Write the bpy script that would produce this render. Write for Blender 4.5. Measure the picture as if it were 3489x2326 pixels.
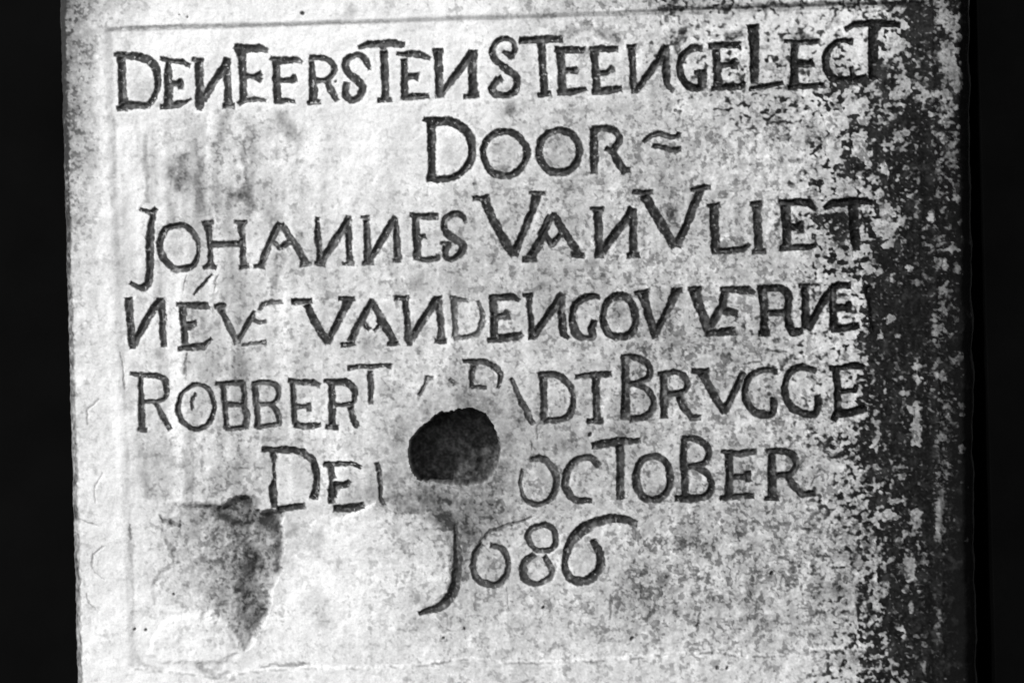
import bpy, math
import numpy as np
from mathutils import Vector, Matrix

# ------------------------------------------------------------------ camera, sky, sun, exposure
S = 1.176 / 3489.0            # metres per drawing unit (the drawing of the slab is 3489 x 2326 units)
ROLL = math.radians(1.55)     # the camera is held slightly crooked; the slab itself stands plumb
sc = bpy.context.scene
for o in list(bpy.data.objects):
    bpy.data.objects.remove(o)

DIST = 2.4
cam_d = bpy.data.cameras.new('camera')
cam = bpy.data.objects.new('camera', cam_d)
sc.collection.objects.link(cam)
cam_d.sensor_width = 36.0
cam_d.lens = 36.0 * DIST / 1.176
cam_d.clip_end = 100.0
cam.matrix_world = Matrix.Translation((0, -DIST, 0)) @ Matrix.Rotation(math.radians(90), 4, 'X') @ Matrix.Rotation(-ROLL, 4, 'Z')
sc.camera = cam

SUN = Vector((-0.60, -0.66, 0.57)).normalized()
world = bpy.data.worlds.new('World')
sc.world = world
world.use_nodes = True
wn, wl = world.node_tree.nodes, world.node_tree.links
bg = wn['Background']
sky = wn.new('ShaderNodeTexSky')
sky.sky_type = 'NISHITA'
sky.sun_disc = False
sky.sun_elevation = math.asin(SUN.z)
sky.sun_rotation = math.atan2(SUN.x, SUN.y)
bw = wn.new('ShaderNodeRGBToBW')          # black-and-white film
wl.new(sky.outputs[0], bw.inputs[0])
wl.new(bw.outputs[0], bg.inputs['Color'])
bg.inputs['Strength'].default_value = 0.10

sun_d = bpy.data.lights.new('sun', 'SUN')
sun_d.energy = 2.0
sun_d.angle = math.radians(4)
sun = bpy.data.objects.new('sun', sun_d)
sun.rotation_euler = SUN.to_track_quat('Z', 'Y').to_euler()
sun.location = SUN * 3
sc.collection.objects.link(sun)

sc.view_settings.view_transform = 'Standard'
sc.view_settings.look = 'None'
sc.view_settings.exposure = 0.87
sc.view_settings.gamma = 1.0
sc.view_settings.use_curve_mapping = False

# ------------------------------------------------------------------ helpers
rng = np.random.default_rng(1686)


def perlin(u, v, su, sv, seed):
    r = np.random.default_rng(seed)
    N = 256
    ang = r.random((N, N)).astype(np.float32) * 2 * np.pi
    gx, gy = np.cos(ang), np.sin(ang)
    x = u / su + 1000.37
    y = v / sv + 1000.71
    xi = np.floor(x).astype(np.int32)
    yi = np.floor(y).astype(np.int32)
    xf = (x - xi).astype(np.float32)
    yf = (y - yi).astype(np.float32)
    x0, x1, y0, y1 = xi % N, (xi + 1) % N, yi % N, (yi + 1) % N
    fx = xf * xf * xf * (xf * (xf * 6 - 15) + 10)
    fy = yf * yf * yf * (yf * (yf * 6 - 15) + 10)
    a = gx[y0, x0] * xf + gy[y0, x0] * yf
    b = gx[y0, x1] * (xf - 1) + gy[y0, x1] * yf
    c = gx[y1, x0] * xf + gy[y1, x0] * (yf - 1)
    d = gx[y1, x1] * (xf - 1) + gy[y1, x1] * (yf - 1)
    return (a + (b - a) * fx) * (1 - fy) + (c + (d - c) * fx) * fy      # about -0.7 .. 0.7


def fbm(u, v, s, octs, seed, gain=0.55, aspect=1.0):
    out, amp = 0, 1.0
    for k in range(octs):
        out = out + amp * perlin(u, v, s / 2 ** k, s * aspect / 2 ** k, seed + 17 * k)
        amp *= gain
    return out


def rank(a):
    """turn a noise field into one that is spread evenly over 0..1"""
    f = a.ravel()
    smp = np.sort(f[::23])
    return (np.searchsorted(smp, f) / len(smp)).reshape(a.shape).astype(np.float32)


def sstep(a, b, x):
    t = np.clip((x - a) / (b - a), 0, 1)
    return t * t * (3 - 2 * t)


def gridmap(us, vs, rows, U, V):
    """smooth map given on a coarse grid of values"""
    us, vs, G = np.array(us, float), np.array(vs, float), np.array(rows, float)
    iu = np.clip(np.searchsorted(us, U) - 1, 0, len(us) - 2)
    iv = np.clip(np.searchsorted(vs, V) - 1, 0, len(vs) - 2)
    a = np.clip((U - us[iu]) / (us[iu + 1] - us[iu]), 0, 1)
    b = np.clip((V - vs[iv]) / (vs[iv + 1] - vs[iv]), 0, 1)
    a, b = a * a * (3 - 2 * a), b * b * (3 - 2 * b)
    return (G[iv, iu] * (1 - a) + G[iv, iu + 1] * a) * (1 - b) + (G[iv + 1, iu] * (1 - a) + G[iv + 1, iu + 1] * a) * b


# drawing sheets: each stroke below was drawn on an enlarged sheet of part of the slab
SHEET = {
    'Z1': (350, 80, .29762), 'Z2': (1000, 80, .29762), 'Z3': (1650, 80, .29762), 'Z4': (2250, 30, .52679),
    'Z5': (1400, 360, .42517), 'Z6': (400, 660, .29762), 'Z7': (1050, 640, .29762), 'Z8': (1600, 600, .34014),
    'A1': (2300, 600, .50553), 'A2': (400, 960, .29762), 'A3': (950, 960, .31888), 'A4': (1600, 960, .34014),
    'A5': (2200, 940, .34014), 'A6': (400, 1200, .38265), 'A7': (1150, 1180, .36139), 'A8': (1950, 1180, .46769),
    'B1': (850, 1480, .38265), 'B2': (1300, 1320, .2551), 'B3': (1700, 1460, .48895), 'B4': (1350, 1700, .36139),
    'B5': (200, 1650, .43103), 'B6': (1000, 1700, .39931), 'B7': (1650, 1950, .42517), 'B8': (2500, 1500, .5269),
    'R1': (2250, 0, .48895), 'R2': (2700, 600, .6162), 'R3': (180, 0, .48895), 'R4': (180, 700, .48895),
    'R5': (180, 1400, .48895), 'R6': (1250, 350, .48895), 'R7': (1300, 1100, .48895), 'R8': (2200, 1560, .48895),
}


def parse(sheet, text):
    ox, oy, k = SHEET[sheet]
    out = []
    for part in text.split(';'):
        part = part.strip()
        smooth = part.startswith('~')
        pts = [tuple(float(q) for q in p.split(',')) for p in part.lstrip('~').split()]
        P = np.array([(ox + p[0] * k, oy + p[1] * k, p[2] * k * .5) for p in pts])
        if smooth and len(P) > 2:
            closed = np.hypot(*(P[0, :2] - P[-1, :2])) < 1
            E = np.vstack([P[-2] if closed else 2 * P[0] - P[1], P, P[1] if closed else 2 * P[-1] - P[-2]])
            Q = []
            for i in range(1, len(E) - 2):
                p0, p1, p2, p3 = E[i - 1], E[i], E[i + 1], E[i + 2]
                for t in np.arange(0, 1, 1 / 5):
                    Q.append(.5 * (2 * p1 + (p2 - p0) * t + (2 * p0 - 5 * p1 + 4 * p2 - p3) * t * t + (3 * p1 - p0 - 3 * p2 + p3) * t ** 3))
            Q.append(P[-1])
            P = np.array(Q)
        out.append(P)
    return out


# ------------------------------------------------------------------ the slab as a carved surface
STEP = 3.0
V0, V1 = -95.0, 2450.0
nv = int((V1 - V0) / STEP)
nu = int(3110 / STEP)
vv = np.linspace(V0, V1, nv)
tt = np.linspace(0, 1, nu)
# chipped outline of the left and right edge
eL = 200 + .0262 * vv + 4 * perlin(vv, vv * 0, 70, 70, 5) + 2.5 * perlin(vv, vv * 0, 17, 17, 6)
eR = 3308 + .0095 * vv + 12 * perlin(vv, vv * 0, 90, 90, 7) + 2.5 * perlin(vv, vv * 0, 22, 22, 8)
U = (eL[:, None] + (eR - eL)[:, None] * tt[None, :]).astype(np.float32)
V = np.repeat(vv[:, None], nu, 1).astype(np.float32)


def window(x0, y0, x1, y1):
    r0, r1 = np.searchsorted(vv, [y0, y1])
    c0 = int(max(0, (x0 - 260) / 3110 * nu - 25))
    c1 = int(min(nu, (x1 - 195) / 3050 * nu + 30))
    return slice(max(r0 - 1, 0), min(r1 + 1, nv)), slice(max(c0, 0), max(c1, 1))


def stroke_sd(P, X, Y, flat=False):
    best = np.full(X.shape, 1e6, np.float32)
    if len(P) == 1:
        return np.hypot(X - P[0, 0], Y - P[0, 1]) - P[0, 2]
    n = len(P) - 1
    for i in range(n):
        a, b = P[i], P[i + 1]
        dx, dy = b[0] - a[0], b[1] - a[1]
        L2 = dx * dx + dy * dy + 1e-9
        L = math.sqrt(L2)
        tr = ((X - a[0]) * dx + (Y - a[1]) * dy) / L2
        t = np.clip(tr, 0, 1)
        d = np.hypot(X - a[0] - t * dx, Y - a[1] - t * dy) - (a[2] + (b[2] - a[2]) * t)
        if flat:                                     # chisel-cut ends are square, not round
            lat = np.abs((X - a[0]) * dy - (Y - a[1]) * dx) / L
            if i == 0:
                d = np.where(tr < 0, np.maximum(lat - a[2], -tr * L - .35 * a[2]), d)
            if i == n - 1:
                d = np.where(tr > 1, np.maximum(lat - b[2], (tr - 1) * L - .35 * b[2]), d)
        best = np.minimum(best, d)
    return best


def poly_sd(pts, X, Y):
    best = np.full(X.shape, 1e9, np.float32)
    inside = np.zeros(X.shape, bool)
    n = len(pts)
    for i in range(n):
        (ax, ay), (bx, by) = pts[i], pts[(i + 1) % n]
        dx, dy = bx - ax, by - ay
        t = np.clip(((X - ax) * dx + (Y - ay) * dy) / (dx * dx + dy * dy + 1e-9), 0, 1)
        best = np.minimum(best, np.hypot(X - ax - t * dx, Y - ay - t * dy))
        c = ((ay > Y) != (by > Y)) & (X < (bx - ax) * (Y - ay) / (by - ay + 1e-12) + ax)
        inside ^= c
    return np.where(inside, -best, best)


def sheet_pts(sheet, text):
    ox, oy, k = SHEET[sheet]
    return [(ox + float(p.split(',')[0]) * k, oy + float(p.split(',')[1]) * k) for p in text.split()]


# hand-cut wobble shared by all outlines
wobU = 4.6 * perlin(U, V, 34, 34, 21) + 3.6 * perlin(U, V, 12, 12, 22)
wobV = 4.6 * perlin(U, V, 34, 34, 23) + 3.6 * perlin(U, V, 12, 12, 24)
n_fine = perlin(U, V, 9, 9, 31)
n_small = fbm(U, V, 22, 2, 33)
n_mid = fbm(U, V, 60, 3, 37)
n_big = fbm(U, V, 190, 3, 41)
n_vert = fbm(U, V, 26, 3, 43, aspect=3.2)
n_drip = fbm(U, V, 74, 3, 45, .6, aspect=7)
R_lich = rank(.34 * perlin(U, V, 95, 110, 51) + .50 * perlin(U, V, 42, 42, 53) + .72 * perlin(U, V, 22, 19, 52) + .50 * perlin(U, V, 13, 12, 57))
m_mot = fbm(U, V, 38, 3, 141, .85)
m_rid = np.exp(-(fbm(U, V, 34, 2, 151, .5) / .075) ** 2) * sstep(-.15, .25, fbm(U, V, 90, 2, 155))
R_spk = rank(.50 * fbm(U, V, 60, 2, 61, .8) + .66 * perlin(U, V, 18, 19, 62) + .48 * perlin(U, V, 9.5, 9.5, 67))
R_cov = rank(perlin(U, V, 14, 14, 71) + .5 * perlin(U, V, 8, 8, 72))

# ------------------------------------------------------------------ letters: sheet, tone of the pigment (0-255), strokes
LETTERS = [
 # line 1
 ('Z1', 84, "205,390,75 215,640,75 225,900,85;135,350,30 300,365,65 420,380,75;~420,380,75 540,430,80 610,540,75 628,660,65 600,790,55 520,930,60 380,930,70 220,930,100;170,970,50 260,960,60"),
 ('Z1', 84, "745,430,40 745,560,70 745,700,80 750,930,85;665,405,35 760,420,40 890,435,55 990,480,35;760,690,50 860,690,60 890,660,60 890,740,50;670,945,40 850,930,75 940,900,45 1005,860,15"),
 ('Z1', 84, "1100,430,85 1100,600,75 1105,800,80 1105,930,90 1100,975,40;1030,410,30 1130,415,40;1150,850,80 1270,660,75 1390,500,90 1415,420,70;1420,420,70 1420,560,80 1430,750,65 1430,900,75;1390,945,50 1490,945,55"),
 ('Z1', 84, "1570,300,110 1590,400,80 1600,600,75 1605,800,70 1610,880,60;1515,255,40 1640,285,85 1780,280,75 1875,305,40;1620,600,50 1740,605,35 1800,570,45;1740,610,30 1800,650,40;1560,915,40 1640,870,40 1760,865,35 1860,880,20"),
 ('Z1', 84, "1985,430,70 1985,620,70 1995,880,65;1930,395,35 2050,425,65 2200,410,65 2265,440,35;2010,645,50 2130,645,55 2190,630,80;1980,885,50 2110,880,30 2190,890,20"),
 ('Z2', 86, "205,440,40 215,600,60 225,750,75 230,890,85;170,910,40 300,895,40;~195,390,40 300,390,45 400,420,50 460,490,55 450,570,55 390,640,55;260,650,50 380,640,45;380,660,50 430,760,65 490,870,45"),
 ('Z2', 86, "~860,520,20 835,440,60 780,370,55 700,360,50 610,410,70 590,490,65 640,580,70 740,660,80 785,740,70 750,840,70 670,870,60 600,830,60 590,760,60 605,690,55"),
 ('Z2', 82, "760,265,40 860,235,65 1040,230,75 1180,230,70 1260,240,45;1035,330,70 1040,500,70 1050,650,70 1050,860,80;975,880,40 1120,865,40;1035,280,50 1035,240,60"),
 ('Z2', 80, "1265,420,60 1265,560,65 1265,700,75 1270,850,75;1190,340,25 1300,350,60 1430,350,75 1560,395,25;1290,605,60 1380,600,55 1410,605,80;1260,850,50 1400,835,70 1540,825,45"),
 ('Z2', 76, "1650,330,80 1665,500,80 1665,700,75 1670,830,75;1600,310,30 1700,310,40;1700,800,50 1850,600,75 1960,450,70 2040,330,75;2060,320,75 2050,500,80 2055,700,80 2050,820,90;1960,835,40 2110,815,50"),
 ('Z3', 72, "~325,390,30 345,280,50 320,200,45 230,170,45 130,220,55 95,320,55 130,420,60 240,510,70 340,580,75 380,660,70 340,780,70 220,825,60 110,790,70 100,720,65 150,640,50;225,320,30 310,370,70;180,620,40 210,655,25"),
 ('Z3', 70, "420,190,65 640,180,70 880,175,60;655,220,75 670,500,75 685,700,80 690,800,70;630,815,45 755,800,45"),
 ('Z3', 68, "870,330,80 885,500,80 895,700,80 905,790,80;820,290,50 950,300,65 1140,300,60;920,540,55 1040,540,65 1065,510,25;850,795,45 960,785,70 1100,765,45 1160,745,30"),
 ('Z3', 68, "1260,310,75 1270,500,65 1285,700,70 1290,770,75;1210,280,30 1330,290,60 1520,290,55;1310,575,50 1410,555,50 1450,500,40 1475,545,30;1250,785,50 1400,765,75 1555,745,65"),
 ('Z3', 66, "1690,290,70 1705,500,60 1705,650,60 1720,780,55;1645,260,30 1735,260,40;1740,770,60 1880,580,70 2000,420,70 2070,290,80;2090,260,50 2080,400,65 2090,600,70 2095,690,60 2160,765,40"),
 ('Z4', 62, "~265,255,35 200,255,40 145,310,38 128,380,35 145,450,40 190,500,42 265,505,45 275,450,45 265,415,40;230,412,25 295,410,25"),
 ('Z4', 60, "362,270,40 370,370,40 372,490,45;320,238,25 420,232,32 515,235,35;385,365,28 450,360,25 480,345,50 480,380,40;340,515,25 450,500,35 520,505,30 545,475,15"),
 ('Z4', 58, "600,115,70 610,200,60 610,330,45 612,470,48;580,515,20 650,505,28 740,490,28 790,480,20"),
 ('Z4', 56, "880,230,45 865,320,45 870,480,45;810,210,18 930,215,25 1030,210,25;890,350,35 960,355,40 985,350,50;835,505,30 950,500,30 1060,490,20"),
 ('Z4', 54, "~1240,210,35 1190,200,25 1110,240,35 1075,310,38 1085,400,42 1140,455,45 1240,465,45 1330,440,30;1240,380,20 1250,440,30"),
 ('Z4', 52, "1205,130,25 1260,100,30 1370,90,40 1480,95,35 1550,105,25;1380,110,45 1380,280,55 1385,440,60"),
 # line 2
 ('Z5', 66, "165,150,55 165,300,55 165,430,50 165,580,55;105,105,20 170,130,70;~200,125,65 300,125,60 400,165,60 470,240,60 490,340,55 480,430,55 420,520,45 330,575,45 220,585,50 150,580,50"),
 ('Z5', 70, "~755,205,42 640,240,40 585,330,40 585,420,42 640,520,42 750,565,45 860,520,45 920,430,45 925,340,45 860,245,45 755,205,42"),
 ('Z5', 66, "~1190,195,45 1080,240,50 1030,330,45 1040,430,48 1100,515,45 1190,535,45 1290,500,45 1345,410,48 1345,310,48 1290,230,48 1190,195,45"),
 ('Z5', 64, "1465,200,55 1468,330,50 1470,530,50;~1470,190,45 1570,180,45 1640,205,45 1675,270,45 1640,330,45 1615,370,40;1570,345,30 1620,375,35;1625,380,45 1665,460,50 1720,520,50;1700,520,45 1750,515,35"),
 ('Z5', 66, "1870,285,25 1930,235,30 2000,220,30 2090,255,30 2140,245,30 2150,220,25;1950,320,30 2020,335,32 2085,360,32 2155,345,35", 'flourish'),
 # line 3
 ('Z6', 80, "~400,240,45 375,430,70 365,600,80 365,780,75 360,950,65 320,1060,75 240,1075,50 150,1025,30;265,175,20 350,205,35 390,230,50;400,220,45 435,175,40"),
 ('Z6', 80, "~690,365,55 560,400,60 490,510,60 480,620,60 530,740,65 620,840,60 720,865,60 840,830,60 915,730,45 920,600,25 890,490,50 800,385,55 690,365,55"),
 ('Z6', 84, "1030,360,70 1045,500,45 1055,650,35 1060,780,50;975,335,25 1085,325,30;995,845,35 1060,820,70 1115,840,40;1070,580,60 1230,575,65 1390,570,60;1420,350,80 1425,500,50 1435,700,50 1440,800,60;1345,320,25 1465,320,35;1400,840,40 1490,830,35"),
 ('Z6', 86, "1850,345,60 1790,460,60 1730,590,60 1670,740,55 1640,810,50;1570,830,35 1680,835,45;1880,360,55 1980,500,55 2080,650,65 2140,780,70;2100,810,45 2195,800,35;1780,545,40 1850,620,40 1900,590,60 1960,560,60"),
 ('Z7', 78, "105,350,35 105,450,50 105,560,70 125,680,40 135,830,70;80,860,30 180,870,50;150,830,70 270,660,75 380,490,75 450,360,70;465,340,50 455,500,60 465,700,60 480,850,55;400,870,25 515,870,30"),
 ('Z7', 76, "660,390,65 675,550,60 675,700,70 680,850,70;605,335,20 690,340,25;630,860,30 730,860,40;720,800,60 840,600,70 930,440,65 990,340,50;1000,380,45 1015,600,60 1020,790,60;980,830,30 1040,820,35"),
 ('Z7', 76, "1230,330,80 1235,500,80 1245,650,75 1250,800,75;1180,310,40 1330,325,60 1470,325,60;1270,565,50 1335,555,45;1220,805,40 1350,820,55 1470,800,55 1480,775,30"),
 ('Z7', 74, "~1800,390,20 1770,320,50 1690,290,55 1590,340,60 1550,420,60 1590,520,65 1690,590,75 1770,650,70 1760,720,75 1700,790,50 1620,815,45 1570,780,50 1575,690,65 1600,650,60;1530,630,35 1620,650,45"),
 ('Z8', 64, "140,220,70 210,380,70 300,560,70 390,710,70 440,790,55;40,225,35 190,215,50;670,200,75 630,340,60 570,490,65 500,640,60 450,780,60;610,165,15 680,170,30 750,170,20"),
 ('Z8', 64, "840,380,30 770,520,50 690,680,75 620,800,80;790,390,15 700,580,30;545,835,45 660,825,55;845,390,50 930,530,60 1020,660,55 1100,780,50;1040,790,45 1135,795,45;750,570,40 825,690,45 920,570,45"),
 ('Z8', 62, "1285,350,80 1295,550,65 1295,700,70 1300,800,75;1215,325,25 1335,325,35;1340,740,70 1450,590,70 1560,450,75 1630,340,70;1640,340,60 1640,500,65 1640,700,70 1645,780,60;1590,790,40 1695,785,45"),
 ('Z8', 60, "1760,200,90 1850,360,75 1950,520,80 2050,690,75;1640,155,30 1740,165,45 1825,155,40;2310,150,70 2240,330,65 2170,500,65 2080,690,75;2225,135,30 2350,110,45 2400,115,25"),
 ('A1', 56, "265,210,45 268,350,48 275,500,45;225,200,18 300,195,25;260,505,40 370,500,35 460,490,32 498,460,18"),
 ('A1', 56, "555,210,50 560,350,45 565,480,50;515,185,20 580,180,30;530,510,25 605,505,35"),
 ('A1', 52, "745,200,55 755,330,50 755,470,50;705,175,25 800,175,40 900,175,40 950,220,20;780,345,40 840,345,40 850,320,35 850,375,35;715,485,25 800,480,35 920,475,30 945,465,20"),
 ('A1', 46, "1015,215,25 1070,180,40 1180,170,45 1290,165,40 1330,180,25;1205,190,55 1210,320,55 1220,450,50 1225,490,35"),
 # line 4
 ('A2', 84, "125,200,75 140,400,70 150,600,65 165,740,60;195,700,60 290,510,75 400,330,80 480,220,80;495,210,75 515,400,60 515,600,60 525,730,55"),
 ('A2', 84, "745,280,70 750,450,60 765,600,65 770,700,60;680,255,30 850,270,60 1000,270,70 1050,300,20;780,490,40 890,470,40;800,530,20 860,530,20;700,765,35 850,745,65 980,740,70 1060,660,30"),
 ('A2', 84, "1190,330,55 1260,480,60 1330,620,60 1360,690,60;1120,280,45 1210,265,45 1150,310,40;1370,670,50 1450,540,45 1540,400,50 1560,340,25"),
 ('A2', 100, "1620,310,30 1660,250,40 1780,235,35 1880,225,20;1560,440,30 1620,465,25 1690,450,20;1430,720,15 1600,700,20 1690,690,35"),
 ('A3', 72, "300,260,60 370,400,70 450,540,65 515,640,60;150,210,50 240,205,50 335,200,40;735,210,80 680,330,65 600,480,60 520,640,60;650,180,25 800,180,35"),
 ('A3', 74, "990,210,50 920,330,65 840,480,65 770,620,75;675,680,35 790,655,40;1000,220,50 1080,360,65 1150,500,65 1220,620,70;1170,665,35 1275,655,35;900,430,40 960,500,35;1020,520,25 1090,450,30 1060,420,25"),
 ('A3', 74, "1350,200,60 1365,350,55 1380,500,55 1385,600,80 1390,670,40;1245,175,45 1370,175,40;1420,600,70 1510,450,70 1600,320,70 1680,190,70;1700,170,70 1715,300,60 1730,450,55 1735,600,75;1675,635,35 1780,635,40"),
 ('A3', 104, "1870,190,55 1880,400,45 1885,580,55;1840,170,25 1930,190,30 2020,205,15;~2130,210,20 2170,320,40 2170,440,45 2120,550,45 2020,580,35 1890,600,45"),
 ('A4', 64, "235,160,60 245,350,60 245,540,70;200,150,30 320,155,60 430,150,55 490,180,25;270,345,50 350,340,50 370,310,55 375,365,55;195,585,40 320,565,70 470,545,70 520,525,40"),
 ('A4', 62, "595,140,40 605,300,40 620,420,50 625,560,60;545,130,20 625,130,25;650,530,60 750,390,65 840,260,75 920,140,65;925,130,55 920,300,60 930,450,70 940,520,60 990,560,30"),
 ('A4', 60, "~1290,150,35 1200,145,60 1090,200,65 1035,300,60 1035,420,60 1080,530,65 1160,560,40 1230,550,50 1225,470,60 1250,400,45"),
 ('A4', 60, "~1500,135,70 1390,190,65 1340,310,55 1345,420,60 1400,520,65 1500,550,60 1610,520,65 1665,420,60 1650,280,60 1590,170,65 1500,135,70"),
 ('A4', 58, "1740,120,90 1770,250,70 1810,370,65 1850,500,65 1860,550,50;1670,115,30 1785,90,30;2080,90,85 2020,220,65 1950,350,60 1880,500,65;2030,80,30 2120,80,35"),
 ('A5', 60, "495,150,110 530,270,80 580,400,75 620,530,60;440,130,30 550,130,35;800,160,70 770,300,70 700,420,80 650,500,60;760,130,30 880,135,55 1030,140,75 1090,170,25;780,350,60 860,360,65 915,370,60;620,570,60 740,565,65 890,550,65"),
 ('A5', 50, "1175,120,80 1190,300,65 1195,560,80;~1130,115,30 1250,120,60 1360,130,65 1430,190,65 1435,300,60 1425,370,60;1230,370,55 1400,365,50;1420,380,60 1440,480,70 1480,570,70 1560,545,60;1150,580,40 1240,570,45"),
 ('A5', 46, "1600,110,65 1605,300,65 1605,500,70;1550,100,30 1635,95,30;1630,520,75 1720,370,65 1800,230,75 1850,150,60"),
 ('A5', 44, "1875,110,65 1880,300,65 1890,520,75;1880,100,50 2050,90,55;1910,320,60 2010,315,60 2040,280,50 2040,350,50;1880,530,60 2000,520,65 2130,495,55"),
 ('A5', 40, "2230,120,70 2270,300,70 2310,560,80"),
 ('Z6', 100, "1070,930,16 970,1040,26 870,1150,14", 'accent_mark'),
 # line 5
 ('A6', 84, "200,210,30 205,380,35 210,520,50 215,670,40;120,190,20 200,200,25;~200,200,25 330,205,35 410,240,45 435,320,35 420,400,30 340,435,25 240,440,25;340,460,25 400,570,40 460,680,35;190,690,25 250,695,25"),
 ('A6', 72, "~680,290,30 580,350,25 540,450,30 540,550,35 600,640,35 700,685,30 800,640,35 850,540,25 855,430,28 810,330,28 740,295,25 680,290,30;690,370,15 655,440,12 670,510,12"),
 ('A6', 84, "935,280,40 945,400,40 960,560,35 970,670,40;880,280,30 1010,275,35 1110,270,35;1115,280,45 1130,380,35 1125,470,35 1150,560,45 1145,650,45;960,465,30 1110,465,30;970,680,35 1060,670,35 1150,660,40"),
 ('A6', 84, "1225,290,40 1230,440,45 1245,570,40 1245,660,40;~1200,275,25 1310,265,40 1400,290,45 1435,360,40 1410,430,35 1360,460,30 1250,465,30;~1360,460,30 1420,530,35 1440,600,40 1420,640,35 1330,655,30 1250,665,35"),
 ('A6', 80, "1560,280,35 1565,430,40 1575,620,45;1530,250,30 1620,265,40 1740,270,45 1795,290,30;1580,485,35 1690,480,30;1700,455,25 1705,515,25;1580,640,45 1680,660,45 1800,645,25"),
 ('A6', 72, "1905,290,55 1910,420,45 1915,560,50 1910,640,50;~1850,255,30 1950,265,45 2050,270,45 2110,340,45 2110,420,35 2080,460,30;1930,465,20 2080,460,25;2075,500,40 2100,600,40 2130,660,35;1860,665,30 1955,670,35"),
 ('A7', 84, "100,200,35 200,185,30 320,185,30 450,175,20 500,190,40;305,240,35 310,350,45 315,530,35"),
 ('A7', 102, "850,300,25 810,390,25 770,450,20;830,290,20 890,300,25"),
 ('A7', 96, "1065,305,20 1105,350,25"),
 ('A7', 72, "~1190,135,25 1300,145,40 1400,150,40 1480,190,45 1530,250,40 1535,330,30 1510,385,25;1275,190,40 1265,300,40 1265,375,30;1270,385,18 1400,385,18"),
 ('A7', 80, "1640,310,30 1690,420,35 1750,550,45 1810,660,55 1840,730,40"),
 ('A7', 74, "1940,290,60 1945,420,55 1945,560,55 1950,680,60;~1900,270,40 2010,260,50 2110,290,55 2200,380,45 2225,460,25 2220,540,45 2190,640,55 2100,690,45 1960,700,45"),
 ('A8', 66, "30,220,25 120,210,35 280,200,35;170,230,45 175,380,45 180,520,45;115,545,30 215,540,35"),
 ('A8', 62, "385,90,45 390,250,55 388,400,55 390,520,55;~365,75,20 450,80,35 530,110,38 570,170,38 550,230,38 470,265,35 415,275,30;~470,275,35 540,310,35 590,380,38 585,460,40 530,510,45 430,530,40"),
 ('A8', 62, "665,200,45 670,350,45 670,510,45;630,200,20 700,195,20;~680,195,30 760,185,28 820,220,35 840,280,35 810,330,35 700,345,35;780,370,40 820,450,45 870,520,40 925,520,30"),
 ('A8', 60, "950,195,60 1000,290,45 1060,400,45 1110,480,40;880,180,25 990,180,30;1245,195,35 1190,320,40 1110,470,45"),
 ('A8', 58, "~1495,185,30 1400,170,35 1310,210,42 1265,290,42 1270,390,45 1320,470,45 1400,495,45 1460,490,40 1470,420,40 1470,380,35"),
 ('A8', 54, "~1770,175,30 1680,150,45 1590,190,50 1555,280,42 1560,370,45 1610,450,45 1700,490,40 1770,490,45 1800,430,45 1790,370,45"),
 ('A8', 48, "1925,160,45 1935,300,40 1940,470,50 1910,530,45;1885,160,25 1980,150,35 2080,135,40 2140,165,25;1955,330,30 2060,320,28 2075,290,25;1950,490,45 2050,475,45 2140,450,45"),
 # line 6
 ('B1', 66, "115,130,35 200,135,35 300,135,50 400,140,50 480,160,45;~480,165,40 560,230,55 595,340,55 595,450,50 570,560,60;205,170,45 215,230,30;215,400,20 205,480,65 210,580,60 215,640,40;250,660,25 350,655,40 480,635,45;215,240,15 215,400,15"),
 ('B1', 70, "720,290,50 735,380,50;720,500,35 730,600,50;765,440,30 765,550,20;670,260,35 760,265,30 900,255,25 990,290,25;760,455,55 850,450,50 880,420,30;760,660,45 900,655,65 1005,635,45;722,380,14 722,500,14"),
 ('B1', 78, "1135,260,35 1155,340,30 1165,450,25 1165,560,25 1200,630,15"),
 ('B3', 78, "~225,215,25 310,210,40 375,270,40 400,350,40 390,440,40 330,510,35 240,525,30 170,470,20 150,380,12 165,290,12"),
 ('B3', 70, "~690,250,40 640,205,35 560,210,38 490,270,40 463,350,42 475,430,42 530,495,40 640,500,30"),
 ('B3', 62, "655,120,40 760,100,42 880,85,42 980,85,25;845,120,50 848,260,50 845,380,45 850,480,50"),
 ('B3', 62, "~1075,195,38 1000,220,42 960,300,38 965,400,45 1010,480,42 1080,495,40 1160,460,42 1195,370,40 1185,270,40 1140,210,40 1075,195,38"),
 ('B3', 58, "1290,80,30 1290,200,38 1295,350,42 1300,460,45;~1290,70,25 1380,75,40 1450,120,38 1465,180,38 1430,240,35 1320,265,30;~1380,270,30 1450,310,35 1485,390,35 1460,460,42 1380,485,45 1280,490,45;1235,490,30 1290,480,30"),
 ('B3', 58, "1605,180,45 1608,320,45 1605,470,50;1560,160,22 1680,175,38 1790,160,32;1630,335,30 1710,335,35;1735,305,35 1745,365,35;1550,485,28 1680,470,35 1770,470,35"),
 ('B3', 54, "1905,170,45 1905,320,48 1910,470,55;1860,485,22 1945,485,28;~1870,160,25 1960,155,32 2050,180,40 2075,250,40 2040,310,40 1940,325,28;2010,330,30 2060,400,45 2120,460,42 2200,450,30"),
 # line 7
 ('B4', 76, "~555,250,25 570,400,50 580,560,75 570,700,80 545,850,85 480,960,80 380,1030,65 220,1075,30", 'numeral'),
 ('B4', 84, "~900,435,35 1000,470,45 1055,580,45 1045,700,50 960,800,45 840,800,55 750,730,55 725,620,45 750,500,45 800,430,35", 'numeral'),
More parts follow.
